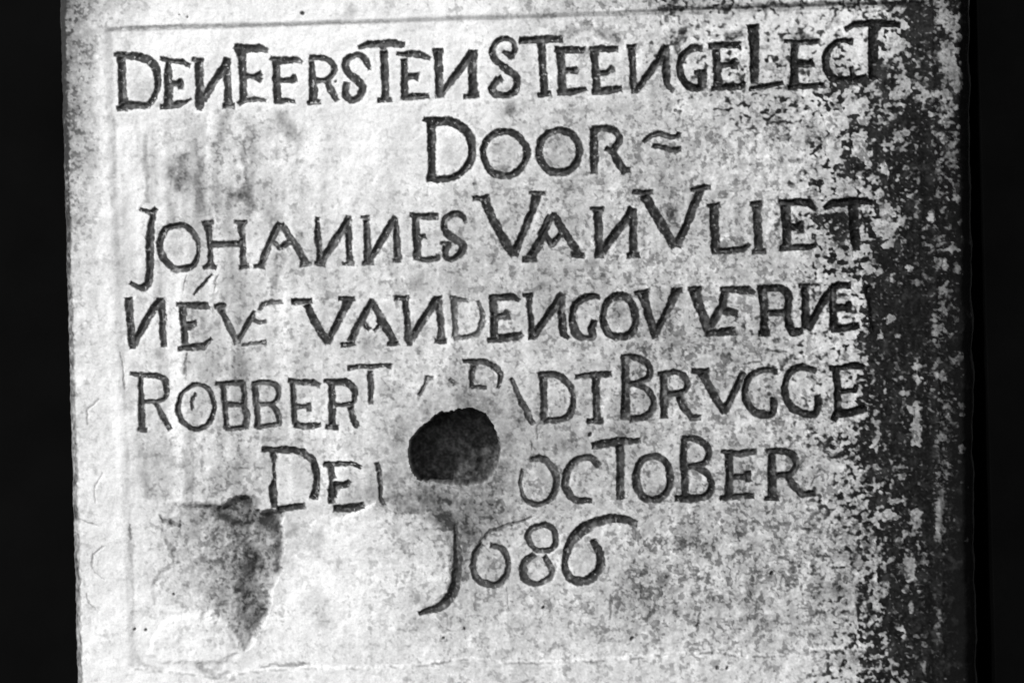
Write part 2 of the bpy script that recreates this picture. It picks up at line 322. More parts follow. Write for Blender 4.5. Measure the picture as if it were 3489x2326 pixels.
 ('B4', 80, "~1350,250,40 1260,300,45 1250,390,45 1310,470,40 1360,490,40 1460,470,40 1505,400,50 1490,300,50 1420,245,40 1350,250,40;~1290,530,50 1210,600,55 1200,700,65 1230,770,50 1320,800,30 1400,770,40 1460,720,45 1460,640,45 1400,550,45", 'numeral'),
 ('B4', 66, "~2260,230,50 2160,190,60 2040,185,75 1880,220,85 1740,300,95 1640,420,70 1595,560,50 1590,650,55 1640,740,65 1740,775,75 1850,740,75 1920,640,70 1920,510,65 1860,400,45", 'numeral'),
]


sd = np.full(U.shape, 1e6, np.float32)          # distance to the nearest letter's edge, negative inside
lid = np.full(U.shape, -1, np.int32)
lton = np.full(U.shape, 70, np.float32)
lwid = np.full(U.shape, 10, np.float32)
for i, L in enumerate(LETTERS):
    sts = parse(L[0], L[2])
    A = np.vstack(sts)
    pad = A[:, 2].max() + 45
    w = window(A[:, 0].min() - pad, A[:, 1].min() - pad, A[:, 0].max() + pad, A[:, 1].max() + pad)
    X, Y = U[w] + wobU[w], V[w] + wobV[w]
    d = np.full(X.shape, 1e5, np.float32)
    for P in sts:
        e = stroke_sd(P, X, Y, True)
        k = 6.0
        h = np.clip(.5 + .5 * (d - e) / k, 0, 1)
        d = d * (1 - h) + e * h - k * h * (1 - h) * (np.abs(d - e) < k)
    d = d - 2.4
    m = d < sd[w]
    sd[w] = np.where(m, d, sd[w])
    lid[w] = np.where(m, i, lid[w])
    lton[w] = np.where(m, L[1], lton[w])

# ------------------------------------------------------------------ relief (millimetres, positive towards the viewer)
H = 1.7 * n_big + .55 * n_mid + .30 * n_small + .16 * n_fine

# sunk field inside a raised border
bot_u = [300, 467, 588, 730, 850, 1000, 1180, 1420, 1579, 1760, 2016, 2237, 2415, 2543, 2664, 2762, 3007, 3300]
bot_v = [2270, 2279, 2292, 2311, 2288, 2280, 2277, 2272, 2247, 2262, 2252, 2235, 2224, 2239, 2237, 2217, 2215, 2208]
vbot = np.interp(U, bot_u, bot_v) + 6 * perlin(U, V, 40, 400, 81) + 4 * perlin(U, V, 13, 400, 82)
vtop = 109 - .032 * U + 2.5 * perlin(U, V, 120, 900, 83)
uleft = 371 + .040 * (V - 90) + 3 * perlin(U, V, 900, 70, 84)
uright = 3158 + .018 * V + 3 * perlin(U, V, 900, 80, 85)
dl, dt, dr, db = U - uleft, V - vtop, uright - U, vbot - V
din = np.minimum(np.minimum(dl, dr), np.minimum(dt, db))
field = sstep(-24, 10, dl) * sstep(-6, 14, dt) * sstep(-16, 10, dr) * sstep(-3, 10, db)
H -= 3.4 * field + 1.5 * (1 - sstep(-24, 10, dl)) * sstep(0, 60, dt) * sstep(0, 40, db)
H += 0.9 * np.exp(-((U - 2984 - .05 * (V - 1827)) / 7) ** 2) * sstep(1500, 1850, V) * (V < 2250)
H += 1.3 * np.exp(-((dr + 12) / 9) ** 2) * (dt > 0) - .9 * np.exp(-((dr - 16) / 14) ** 2) * (dt > 0)
# cracks along the border lines
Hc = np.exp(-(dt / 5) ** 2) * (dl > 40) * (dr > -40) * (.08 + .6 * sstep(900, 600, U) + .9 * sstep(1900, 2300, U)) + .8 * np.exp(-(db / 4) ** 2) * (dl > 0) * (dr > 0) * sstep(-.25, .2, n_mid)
H -= 1.3 * Hc
# worn outer edges
H -= 9 * (1 - sstep(0, 26, U - eL[:, None])) ** 2 + 16 * (1 - sstep(0, 60, eR[:, None] - U)) ** 2

# broken patch, lower left
frac_pts = sheet_pts('B5', "905,140 1060,150 1280,165 1360,110 1440,85 1510,85 1560,170 1590,205 1720,195 1790,215 1760,330 1795,440 1760,640 1775,680 1690,830 1680,960 1620,1120 1560,1200 1530,1290 1470,1325 1430,1270 1380,1180 1330,1100 1200,1030 980,1020 880,1000 740,960 720,800 780,690 915,600 880,500 820,430 800,340 785,260 850,240")
X, Y = U + 1.4 * wobU, V + 1.4 * wobV
fsd = poly_sd(frac_pts, X, Y)
fr_edge = sstep(1900, 2150, U * 0 + V)
frac = sstep(3, -16, fsd)
H -= frac * (.25 + .75 * sstep(540, 820, U - .15 * (V - 1700))) * (5.0 + 3.0 * sstep(700, 900, U) + 5.5 * fbm(U, V, 110, 3, 91, .5) + 1.6 * np.abs(perlin(U, V, 38, 30, 94)) + .9 * perlin(U, V, 15, 15, 95))
# pale patch with a curved edge beside the numerals, standing a little proud
patch_pts = sheet_pts('B6', "130,190 260,125 420,150 600,70 700,20 760,80 900,140 1050,120 1200,230 1310,300 1345,420 1345,650 1320,800 1200,890 1060,950 900,1100 600,1250 200,1300 0,1200 -60,900 10,500 80,330")
psd = poly_sd(patch_pts, X, Y)
H += 2.6 * sstep(5, -10, psd) * sstep(1080, 1230, U) * sstep(2100, 1980, V)
low_pts = sheet_pts('B5', "960,1030 1200,1045 1290,1090 1340,1150 1390,1260 1420,1330 1300,1410 1080,1420 800,1420 690,1340 740,1200 830,1080")
lsd = poly_sd(low_pts, X, Y)
H += 2.0 * sstep(4, -14, lsd)

# letters
deep = np.where(lton > 95, 2.4, 4.6)
a_in = np.clip(-sd, 0, None)
groove = deep * (1 - np.exp(-a_in * S * 1000 * 1.15 / deep * 1.0)) * 1.25
keep = 1 - sstep(-4, -14, psd) * (lid != len(LETTERS) - 4)
H -= groove * (1 + .5 * n_small)
# bruised rim of the cut
H -= .2 * sstep(10, 0, sd)
# shallow scratched strokes that carry no pigment
SCR = [('Z6', "1070,930,18 970,1040,26 870,1150,16"), ('Z6', "1160,930,10 1110,1010,14 1110,1120,12"), ('Z6', "800,930,10 760,1040,12 750,1140,10"),
       ('A6', "620,10,14 600,110,22 605,200,30"), ('A6', "20,10,10 50,180,12 60,330,16"), ('A7', "420,310,10 490,400,12"), ('B4', "790,420,40 880,310,40 1050,250,40 1280,180,22"),
       ('B4', "1040,830,8 1060,1040,8"), ('B7', "1020,190,26 1020,290,28 1005,370,12"), ('B7', "1740,335,24 1705,430,20"), ('B5', "160,270,8 240,310,14 320,325,10"),
       ('B5', "350,490,10 265,560,14 265,640,12 290,700,10 360,750,10"), ('B5', "220,860,10 240,940,14 310,1005,10"), ('R4', "320,1350,10 240,1420,14 240,1530,10"), ('R5', "340,430,8 290,540,10 295,640,8"),
       ('B7', "600,260,8 700,300,10"), ('R8', "1160,200,8 1180,140,14 1220,120,10"), ('R7', "1080,720,10 1090,810,14"), ('R7', "1050,880,12 1040,820,8")]
scr = np.zeros(U.shape, np.float32)
for sh, tx in SCR:
    for P in parse(sh, tx):
        w = window(P[:, 0].min() - 40, P[:, 1].min() - 40, P[:, 0].max() + 40, P[:, 1].max() + 40)
        e = stroke_sd(P, U[w] + wobU[w], V[w] + wobV[w])
        scr[w] = np.maximum(scr[w], sstep(2.5, -4, e))
H -= 1.4 * scr

# the hole
hole_pts = sheet_pts('B2', "350,870 380,730 440,620 560,510 660,430 770,345 880,330 1010,300 1110,275 1210,280 1300,310 1390,360 1460,450 1520,560 1560,680 1575,800 1580,920 1550,1040 1500,1140 1420,1240 1300,1280 1150,1305 980,1305 800,1280 690,1265 600,1265 480,1225 410,1130 365,1010")
w = window(1050, 1050, 2050, 2000)
hsd = np.full(U.shape, 1e3, np.float32)
hsd[w] = poly_sd(hole_pts, U[w] + 1.3 * wobU[w], V[w] + 1.3 * wobV[w])
ih = np.clip(-hsd, 0, None)
H -= 2.0 * np.exp(-np.clip(hsd, 0, None) / 60) * (hsd < 400) * sstep(1350, 1800, V * .6 + U * .5) * .9
hole_d = 54 * sstep(-3, 9, ih) * (1 - .16 * sstep(30, 130, ih)) + (ih > 8) * (5 * fbm(U, V, 60, 3, 97, .5))
H -= np.clip(hole_d, 0, None) * (ih > 0)
# small pits
PITS = [('B3', 635, 40, 16), ('B3', 2240, 510, 15), ('R8', 880, 805, 14), ('R8', 495, 1458, 12), ('R8', 565, 1458, 12), ('B7', 1180, 530, 16), ('R3', 940, 123, 7), ('R3', 880, 103, 7),
        ('R3', 1740, 95, 14), ('R8', 897, 1484, 6), ('B6', 1455, 1105, 11), ('B6', 1278, 1190, 11), ('B7', 475, 280, 14), ('R3', 1970, 570, 8), ('R5', 840, 1278, 9), ('R5', 570, 1520, 10), ('R5', 645, 1530, 11)]
pit = np.zeros(U.shape, np.float32)
for sh, x, y, r in PITS:
    ox, oy, k = SHEET[sh]
    w = window(ox + x * k - 30, oy + y * k - 30, ox + x * k + 30, oy + y * k + 30)
    e = np.hypot(U[w] + wobU[w] - ox - x * k, (V[w] + wobV[w] - oy - y * k) * .9) - r * k
    pit[w] = np.maximum(pit[w], sstep(2, -4, e))
H -= 2.5 * pit

# ------------------------------------------------------------------ colour of the stone: stains, soot, lichen, pigment, some painted light and shade (tones 0-255, turned into albedo below)
cu = [200, 400, 600, 800, 1000, 1200, 1400, 1600, 1800, 2000, 2200, 2400, 2600, 2800, 3000, 3300]
cv = [0, 100, 300, 500, 700, 900, 1100, 1300, 1500, 1700, 1900, 2100, 2300]
TONE = [
 [172, 222, 240, 242, 242, 242, 240, 235, 228, 215, 205, 205, 225, 225, 225, 215],
 [172, 236, 244, 244, 244, 243, 241, 239, 234, 226, 222, 226, 234, 232, 228, 220],
 [174, 238, 234, 238, 240, 240, 238, 234, 226, 218, 214, 218, 224, 226, 218, 215],
 [184, 236, 226, 214, 230, 238, 236, 228, 218, 210, 208, 208, 210, 210, 208, 210],
 [198, 236, 222, 214, 226, 235, 226, 216, 210, 206, 205, 206, 210, 214, 212, 210],
 [218, 235, 224, 218, 216, 218, 218, 210, 206, 203, 203, 206, 210, 216, 216, 205],
 [225, 233, 226, 218, 220, 220, 220, 214, 208, 204, 200, 200, 210, 218, 216, 200],
 [228, 234, 222, 212, 218, 224, 220, 206, 208, 203, 194, 198, 205, 212, 216, 195],
 [230, 234, 218, 208, 220, 224, 212, 196, 203, 204, 203, 202, 202, 208, 212, 190],
 [232, 236, 220, 212, 226, 226, 196, 186, 198, 205, 202, 198, 200, 205, 208, 190],
 [234, 237, 222, 210, 232, 232, 214, 208, 211, 210, 198, 198, 198, 200, 203, 190],
 [236, 238, 232, 222, 235, 232, 218, 214, 213, 212, 202, 200, 202, 205, 206, 190],
 [237, 240, 235, 233, 235, 234, 228, 222, 222, 222, 220, 218, 218, 216, 212, 195]]
SPK = [
 [.68, .25, .15, .10, .10, .15, .20, .30, .40, .60, .60, .55, .30, .30, .40, .60],
 [.70, .20, .05, .05, .05, .08, .10, .15, .25, .45, .40, .35, .25, .30, .40, .60],
 [.72, .10, .10, .10, .10, .10, .10, .15, .30, .40, .40, .45, .50, .50, .60, .60],
 [.68, .10, .25, .40, .20, .10, .12, .25, .40, .45, .50, .60, .60, .60, .60, .60],
 [.60, .10, .20, .35, .25, .20, .30, .40, .45, .45, .50, .55, .55, .55, .60, .60],
 [.40, .12, .20, .30, .35, .30, .30, .40, .45, .50, .50, .55, .55, .55, .60, .60],
 [.30, .12, .20, .30, .30, .30, .30, .35, .40, .45, .60, .60, .55, .50, .50, .60],
 [.25, .10, .25, .35, .30, .25, .40, .50, .40, .45, .62, .62, .60, .55, .50, .60],
 [.25, .10, .25, .40, .30, .30, .50, .55, .45, .40, .48, .58, .60, .60, .55, .60],
 [.25, .08, .30, .50, .20, .20, .50, .60, .50, .45, .52, .62, .65, .60, .55, .60],
 [.25, .08, .35, .55, .15, .20, .40, .45, .40, .40, .75, .75, .75, .70, .65, .60],
 [.20, .08, .25, .40, .15, .20, .35, .40, .40, .45, .68, .65, .65, .60, .60, .60],
 [.15, .06, .10, .15, .15, .15, .25, .30, .30, .30, .32, .34, .38, .45, .50, .60]]
T = gridmap(cu, cv, TONE, U, V)
T = 243 - 1.35 * (243 - T)
D = gridmap(cu, cv, SPK, U, V)
lu = [2200, 2400, 2550, 2700, 2800, 2900, 2975, 3050, 3120, 3160, 3220, 3280, 3320]
lv = [0, 60, 150, 250, 350, 450, 550, 650, 750, 900, 1000, 1150, 1300, 1450, 1550, 1700, 1850, 2000, 2150, 2326]
LICH = [
 [.25, .25, .15, .15, .15, .25, .30, .40, .75, .60, .35, .60, 1],
 [.02, .03, .03, .03, .04, .06, .10, .45, .85, .60, .15, .45, 1],
 [.04, .08, .08, .12, .10, .14, .22, .40, .75, .80, .30, .30, 1],
 [.02, .06, .14, .16, .30, .36, .55, .60, .70, .80, .45, .40, 1],
 [.02, .05, .20, .16, .28, .30, .45, .60, .75, .70, .30, .50, 1],
 [.00, .00, .03, .05, .10, .50, .72, .70, .80, .80, .50, .65, 1],
 [.00, .00, .00, .02, .15, .60, .75, .78, .88, .85, .60, .70, 1],
 [.00, .00, .00, .04, .22, .52, .55, .72, .88, .88, .62, .68, 1],
 [.00, .00, .00, .04, .38, .68, .52, .70, .92, .88, .75, .72, 1],
 [.00, .00, .00, .00, .28, .58, .72, .84, .94, .88, .62, .72, 1],
 [.00, .00, .00, .02, .08, .26, .82, .90, .96, .88, .68, .82, 1],
 [.00, .00, .04, .06, .08, .22, .90, .96, .96, .88, .76, .86, 1],
 [.00, .00, .02, .04, .08, .30, .82, .88, .95, .84, .66, .86, 1],
 [.00, .00, .00, .03, .08, .32, .82, .86, .82, .92, .62, .86, 1],
 [.00, .00, .00, .02, .06, .38, .86, .92, .84, .96, .64, .88, 1],
 [.00, .00, .00, .00, .04, .22, .66, .78, .90, .96, .66, .90, 1],
 [.00, .00, .00, .02, .04, .12, .45, .60, .58, .88, .88, .96, 1],
 [.00, .00, .00, .02, .04, .16, .60, .76, .74, .92, .96, .97, 1],
 [.00, .00, .00, .00, .02, .08, .65, .86, .92, .94, .96, .97, 1],
 [.00, .00, .00, .00, .04, .22, .60, .62, .86, .92, .94, .93, 1]]
C = gridmap(lu, lv, LICH, U, V)
C += .05 * sstep(3080, 3200, U) 
C[U < 2200] = 0

# mottling
D = np.clip(D - .22 * sstep(170, 30, hsd) * (hsd > 0) + .12 * sstep(.1, .5, n_big), 0, 1)
T = T + 52 * m_mot * (.09 + D) - 46 * m_rid * D + 16 * D * sstep(.15, .45, perlin(U, V, 19, 19, 161)) + 10 * n_fine * (.3 + D) + 20 * n_vert * (.25 + .7 * D) + (8 + 26 * np.clip(D, 0, .4)) * n_big - 7 * D + 22 * perlin(U, V, 260, 320, 181) * (.4 + D)
T += 44 * n_drip * sstep(340, 420, U) * sstep(1500, 900, U) * sstep(330, 520, V) * sstep(1760, 1600, V) + 14 * n_drip * sstep(1100, 1500, U)

# drips, blotches, pale streaks and some painted shade: sheet, change of tone, softness, strokes
ST = [
 ('R3', -62, 40, "880,1130,110 870,1230,130 880,1320,60"), ('R3', -66, 22, "1330,1000,20 1330,1120,30 1350,1250,25 1330,1350,90 1370,1420,60"),
 ('R3', -40, 30, "1200,1320,60 1280,1380,70"), ('R3', -42, 26, "1200,790,70 1170,870,70 1150,980,50"), ('R3', -34, 22, "1140,1020,60 1140,1200,30 1130,1450,25"),
 ('R3', -46, 14, "640,950,30 640,1100,40 650,1250,22 650,1400,28"), ('R3', -38, 25, "1030,1100,50 1000,1250,60 1040,1450,50"), ('R3', -16, 90, "940,950,200 950,1200,260 950,1500,300"),
 ('R3', 24, 20, "1090,800,50 1085,1100,60 1085,1400,50"), ('R3', -44, 35, "1590,830,80 1660,900,90"), ('R3', -20, 14, "1750,700,25 1750,900,30 1690,1080,15 1450,1110,12"), ('R3', -10, 60, "1600,900,260"),
 ('R3', -18, 20, "1520,1480,100 1560,1560,90"), ('R3', -22, 14, "430,800,20 430,1000,22 420,1350,16 400,1450,20"), ('R3', -14, 40, "600,560,160 600,650,140"), ('R3', -24, 30, "690,570,60 620,680,60"),
 ('R3', 16, 22, "325,250,60 335,700,60 345,1100,55 370,1500,60"), ('R3', -20, 30, "1750,1300,50 1770,1500,60"),
 ('R4', 14, 22, "375,0,60 400,500,60 420,1000,80 440,1500,90"), ('R4', -40, 20, "1725,205,50"), ('R4', -46, 22, "1550,500,50 1555,560,50"), ('R4', -40, 50, "1250,1120,100"), ('R4', -34, 12, "940,1050,30 920,1160,40"),
 ('R4', -32, 26, "735,1030,70"), ('R4', -30, 18, "510,1300,60 520,1430,70"), ('R4', -24, 16, "490,980,40 480,1080,30"), ('R4', -32, 30, "2200,960,100 2210,1040,50"), ('R4', 12, 25, "900,450,60 880,650,60"),
 ('R4', 20, 25, "830,1050,90 840,1300,60 850,1560,70"), ('R4', -28, 8, "920,530,12 900,660,12"), ('R4', -46, 8, "1140,500,18 1125,570,18"), ('R4', -30, 22, "1590,360,60 1560,480,50"), ('R4', -22, 40, "1370,210,120"),
 ('R4', -20, 50, "1000,760,150 1050,860,150"), ('R4', -26, 8, "640,960,14 650,1150,14"), ('R4', 14, 16, "600,1050,60 610,1150,40"), ('R4', 18, 12, "870,1300,14 980,1225,16 1110,1280,16 1150,1420,16"),
 ('R5', 17, 14, "855,150,60 865,600,70"), ('R5', 24, 12, "1000,170,50 1010,620,55"), ('R5', -20, 10, "950,170,70 940,600,70"), ('R5', -20, 30, "760,300,170 740,560,150"), ('R5', -26, 55, "1310,370,170 1260,480,150"),
 ('R5', -34, 18, "640,450,50 655,600,36"), ('R5', 8, 40, "450,200,100 450,560,120 460,900,100"), ('R5', -30, 10, "535,800,26 545,900,28 550,1150,14 555,1400,10"), ('R5', -18, 12, "520,200,30 520,330,20"),
 ('R5', -50, 14, "1000,650,36 1180,665,40 1280,670,56"), ('R5', -56, 20, "1330,620,80 1400,620,60 1420,690,50"), ('R5', -52, 22, "1160,730,70 1260,770,60"), ('R5', -80, 8, "740,720,14 760,760,20 880,790,36"),  # strokes along the broken patch's top paint the shade of its lip
 ('R5', -60, 10, "780,900,20 820,960,56 840,1040,26"), ('R5', -50, 16, "1040,1030,50"), ('R5', -46, 26, "1290,890,60 1380,990,80 1430,1080,90"), ('R5', -44, 34, "1330,1130,130 1340,1250,140 1380,1380,160 1370,1500,110"),
 ('R5', -40, 30, "1500,760,120 1560,860,100 1590,1000,80 1560,1120,70"), ('R5', -40, 24, "1470,1300,80 1450,1430,80"), ('R5', -50, 20, "1600,690,70"), ('R5', -30, 40, "1150,1280,150 1200,1380,110"),
 ('R5', -28, 50, "1830,920,150"), ('R5', -30, 60, "1840,1330,170 1880,1440,130"), ('R5', 15, 30, "1800,750,90"), ('R5', -34, 20, "1690,820,60 1640,860,40"), ('R5', -14, 60, "2000,1100,150"),
 ('B5', -60, 8, "1600,1440,20 1850,1420,24 1980,1415,20"), ('B5', -44, 20, "1100,1430,60 1200,1500,60 1230,1530,40 1320,1490,30"), ('B5', -34, 20, "620,1350,40 640,1430,40 800,1470,40"), ('B5', -50, 6, "560,330,24 570,420,26"),
 ('R7', -18, 80, "420,1250,170 600,1230,200 760,1200,180"), ('R7', -20, 50, "850,800,80 860,1000,110 880,1150,130"), ('R7', -20, 60, "620,520,220 750,560,150"), ('R7', -22, 50, "560,1450,110 680,1470,140"),
 ('R7', -14, 50, "760,1130,100"), ('R7', -30, 30, "960,600,90 980,690,70"), ('R7', -26, 40, "880,1300,80"), ('R7', -20, 50, "300,1200,150"),
 ('R6', -40, 25, "990,40,80"), ('R6', -40, 16, "745,570,50 750,590,50"), ('R6', -38, 26, "950,460,70"), ('R6', -28, 26, "890,320,70"), ('R6', -32, 30, "1290,290,90"), ('R6', -28, 26, "1290,400,80"), ('R6', -40, 34, "2120,760,100 2120,830,80"),
 ('R6', -36, 30, "1580,1130,70"), ('R6', -32, 26, "1890,1110,60"), ('R6', -34, 30, "340,1260,90"), ('R6', -32, 14, "205,1240,44"), ('R6', -30, 20, "1230,1270,50"), ('R6', -34, 20, "1650,1230,60"), ('R6', -44, 14, "740,820,44"),
 ('R6', -28, 12, "1330,760,36 1370,830,36"), ('R6', -34, 30, "1760,1440,90 1750,1500,90"), ('R6', -14, 50, "570,260,90 580,400,100"), ('R6', 14, 40, "950,1200,160 1100,1150,120"),
 ('R7', -30, 50, "2050,150,170 2050,240,130"), ('R7', -34, 26, "2270,50,70"), ('R7', -44, 16, "1070,1160,50"), ('R7', -28, 20, "1430,770,40"), ('R7', -36, 14, "280,230,50 270,200,50"),
 ('R8', -36, 26, "1180,440,110 1240,400,70"), ('R8', -46, 18, "130,830,100 110,880,60"), ('R8', -20, 40, "230,560,180"), ('R8', -20, 40, "300,480,120 420,640,120"), ('R8', -26, 30, "1150,650,90"), ('R8', -24, 30, "1480,700,160"),
 ('R8', -26, 30, "1200,920,140 1500,930,120"), ('R8', -20, 30, "750,930,90"), ('R8', 14, 30, "1060,800,50 1070,1050,50"), ('R8', 10, 40, "1250,320,120 1100,380,60"), ('R8', -34, 20, "1560,440,30"), ('R8', -30, 22, "1650,560,60"),
 ('R8', -34, 6, "1150,1350,12 1280,1345,10 1330,1375,12"), ('R8', -30, 30, "1350,1400,120 1560,1370,100"),
 ('R1', -80, 12, "0,60,24 300,50,22 800,35,32 1200,25,36 1700,25,46"), ('R1', -70, 16, "90,20,50"), ('R1', -80, 14, "780,20,54"), ('R1', -90, 10, "740,60,36 735,130,18"), ('R1', -95, 16, "160,220,60 120,300,56 120,380,22"),
 ('R1', -95, 16, "470,260,70 560,240,64"), ('R1', -70, 14, "1240,150,50"), ('R1', -70, 8, "1180,190,20 1160,210,14"), ('R1', -80, 16, "980,230,60 1060,280,50"), ('R1', -60, 12, "480,130,28"), ('R1', -70, 10, "255,260,26"),
 ('R1', -38, 30, "1040,900,100 1030,960,80"), ('R1', -34, 20, "960,990,60"), ('R1', -30, 24, "470,1000,60"), ('R1', -26, 40, "1060,1180,110"), ('R1', -44, 14, "530,1230,36"), ('R1', -34, 24, "80,1480,70"), ('R1', -20, 16, "1000,510,80"),
 ('R1', -28, 30, "60,740,80"), ('R1', -30, 20, "740,980,40"), ('R1', -26, 30, "400,640,80"), ('R1', -60, 14, "690,330,30 740,340,40"), ('R1', -60, 14, "850,330,50"),
 ('Z3', -60, 30, "1330,100,160 1480,150,130 1560,220,60"), ('Z3', -36, 40, "930,120,120 1020,70,110"), ('Z3', -26, 30, "300,1000,120"), ('Z3', -50, 30, "1200,30,120"), ('R3', -42, 7, "520,195,18 780,188,20 1050,185,16 1500,172,10 2352,150,10"),
 ('B4', -22, 50, "690,300,150 720,380,120"), ('B4', -34, 30, "650,520,50 650,700,40"), ('B4', -30, 26, "450,180,120 560,230,60"), ('B4', -26, 40, "900,140,240 1000,220,160"), ('B4', -24, 24, "1320,860,80 1330,930,60"), ('B4', -20, 20, "1700,870,30 1850,850,20"),
 ('B4', -24, 20, "620,1150,60 650,1200,60"), ('B4', -20, 16, "720,950,30 740,1060,40"), ('R7', -16, 60, "130,800,160"), ('R7', -22, 30, "1420,880,120 1300,850,90"), ('R7', -24, 26, "60,480,60 80,520,50"), ('R7', 18, 14, "170,560,50"),
 ('R3', -26, 20, "2070,90,90"), ('R3', -26, 14, "1740,95,30"),
]
for sh, dT, soft, tx in ST:
    k = SHEET[sh][2]
    dT = dT * 1.38 if dT < 0 else dT
    for P in parse(sh, tx):
        r = P[:, 2].max() + soft * k + 40
        w = window(P[:, 0].min() - r, P[:, 1].min() - r, P[:, 0].max() + r, P[:, 1].max() + r)
        e = stroke_sd(P, U[w] + 2 * wobU[w], V[w] + 2 * wobV[w])
        s_ = soft * k
        m = sstep(s_, -s_, e + s_ * .9 * (n_mid[w] + .8 * n_small[w]))
        T[w] += dT * m * (.78 + .55 * (n_small[w] + .6 * n_fine[w]) * np.sign(-dT))

# grey growth in specks
spk = sstep(.13, -.13, R_spk - D * .42)
T -= 58 * spk * (.40 + .85 * D)
# rough face of the broken patch, shade painted under its upper lip
T -= frac * sstep(470, 720, U + 80 * n_mid) * (14 + 30 * sstep(740, 860, U + 90 * n_mid + 60 * n_small) * (.75 + 1.1 * n_small + .6 * n_fine) + 34 * sstep(1840, 1750, V + 60 * n_mid) * sstep(600, 700, U) + 44 * sstep(.0, -.3, n_small + .7 * n_mid) * sstep(600, 860, U - .25 * (V - 1800)) + 14 * sstep(0, -.3, n_fine))
T -= 38 * sstep(170, 10, psd) * (psd > 0) * sstep(1050, 1250, U) * sstep(2080, 1900, V) * (.8 + .8 * n_mid + .6 * n_small)
T += 14 * sstep(4, -10, psd) * sstep(2230, 2000, V) + 13 * sstep(4, -10, lsd)
# dirt held in cracks and scratches; darker tone along the slab's left edge
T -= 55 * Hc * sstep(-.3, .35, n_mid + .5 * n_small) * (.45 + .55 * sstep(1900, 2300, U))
T -= 62 * scr * (.8 + .5 * n_small)
T -= 18 * np.exp(-(dl / 9) ** 2) * (dt > 0) * (db > 0) * sstep(-.35, .3, n_mid + .4 * n_drip) + 40 * np.exp(-(db / 5) ** 2) * (dl > 0) * (dr > 40) * sstep(-.4, .2, n_mid)  # shade of the left step painted in, then dirt in the bottom crack
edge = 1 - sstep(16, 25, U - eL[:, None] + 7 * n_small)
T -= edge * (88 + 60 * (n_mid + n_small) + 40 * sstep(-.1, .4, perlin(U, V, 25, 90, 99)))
T -= 115 * pit
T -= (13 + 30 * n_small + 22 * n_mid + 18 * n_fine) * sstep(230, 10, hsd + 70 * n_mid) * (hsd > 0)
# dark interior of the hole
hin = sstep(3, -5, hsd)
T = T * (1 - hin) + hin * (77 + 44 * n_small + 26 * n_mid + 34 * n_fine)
T = np.clip(T, 60, 247)

# pale rim and pigment of the letters
T += 9 * sstep(18, 5, sd) * (sd > 2) * (lton > 58)
pig = sstep(3.6, -2.0, sd)
wear = R_cov + .35 * (R_spk - .5)
flake = sstep(.05, -.05, wear - .012 - .05 * (lton > 95) + .10 * sstep(-.1, .3, n_mid))
flake *= sstep(2900, 2500, U)
pcol = lton - 2 + 22 * n_small + 16 * n_fine + 26 * sstep(-.05, .45, n_mid) - 6 + 34 * sstep(.35, .75, np.abs(n_vert) + n_small)
covers = (psd > 2) | (lid == len(LETTERS) - 4)
pig = pig * (1 - .6 * flake)
T = T * (1 - pig) + pig * np.clip(pcol, 36, 160)

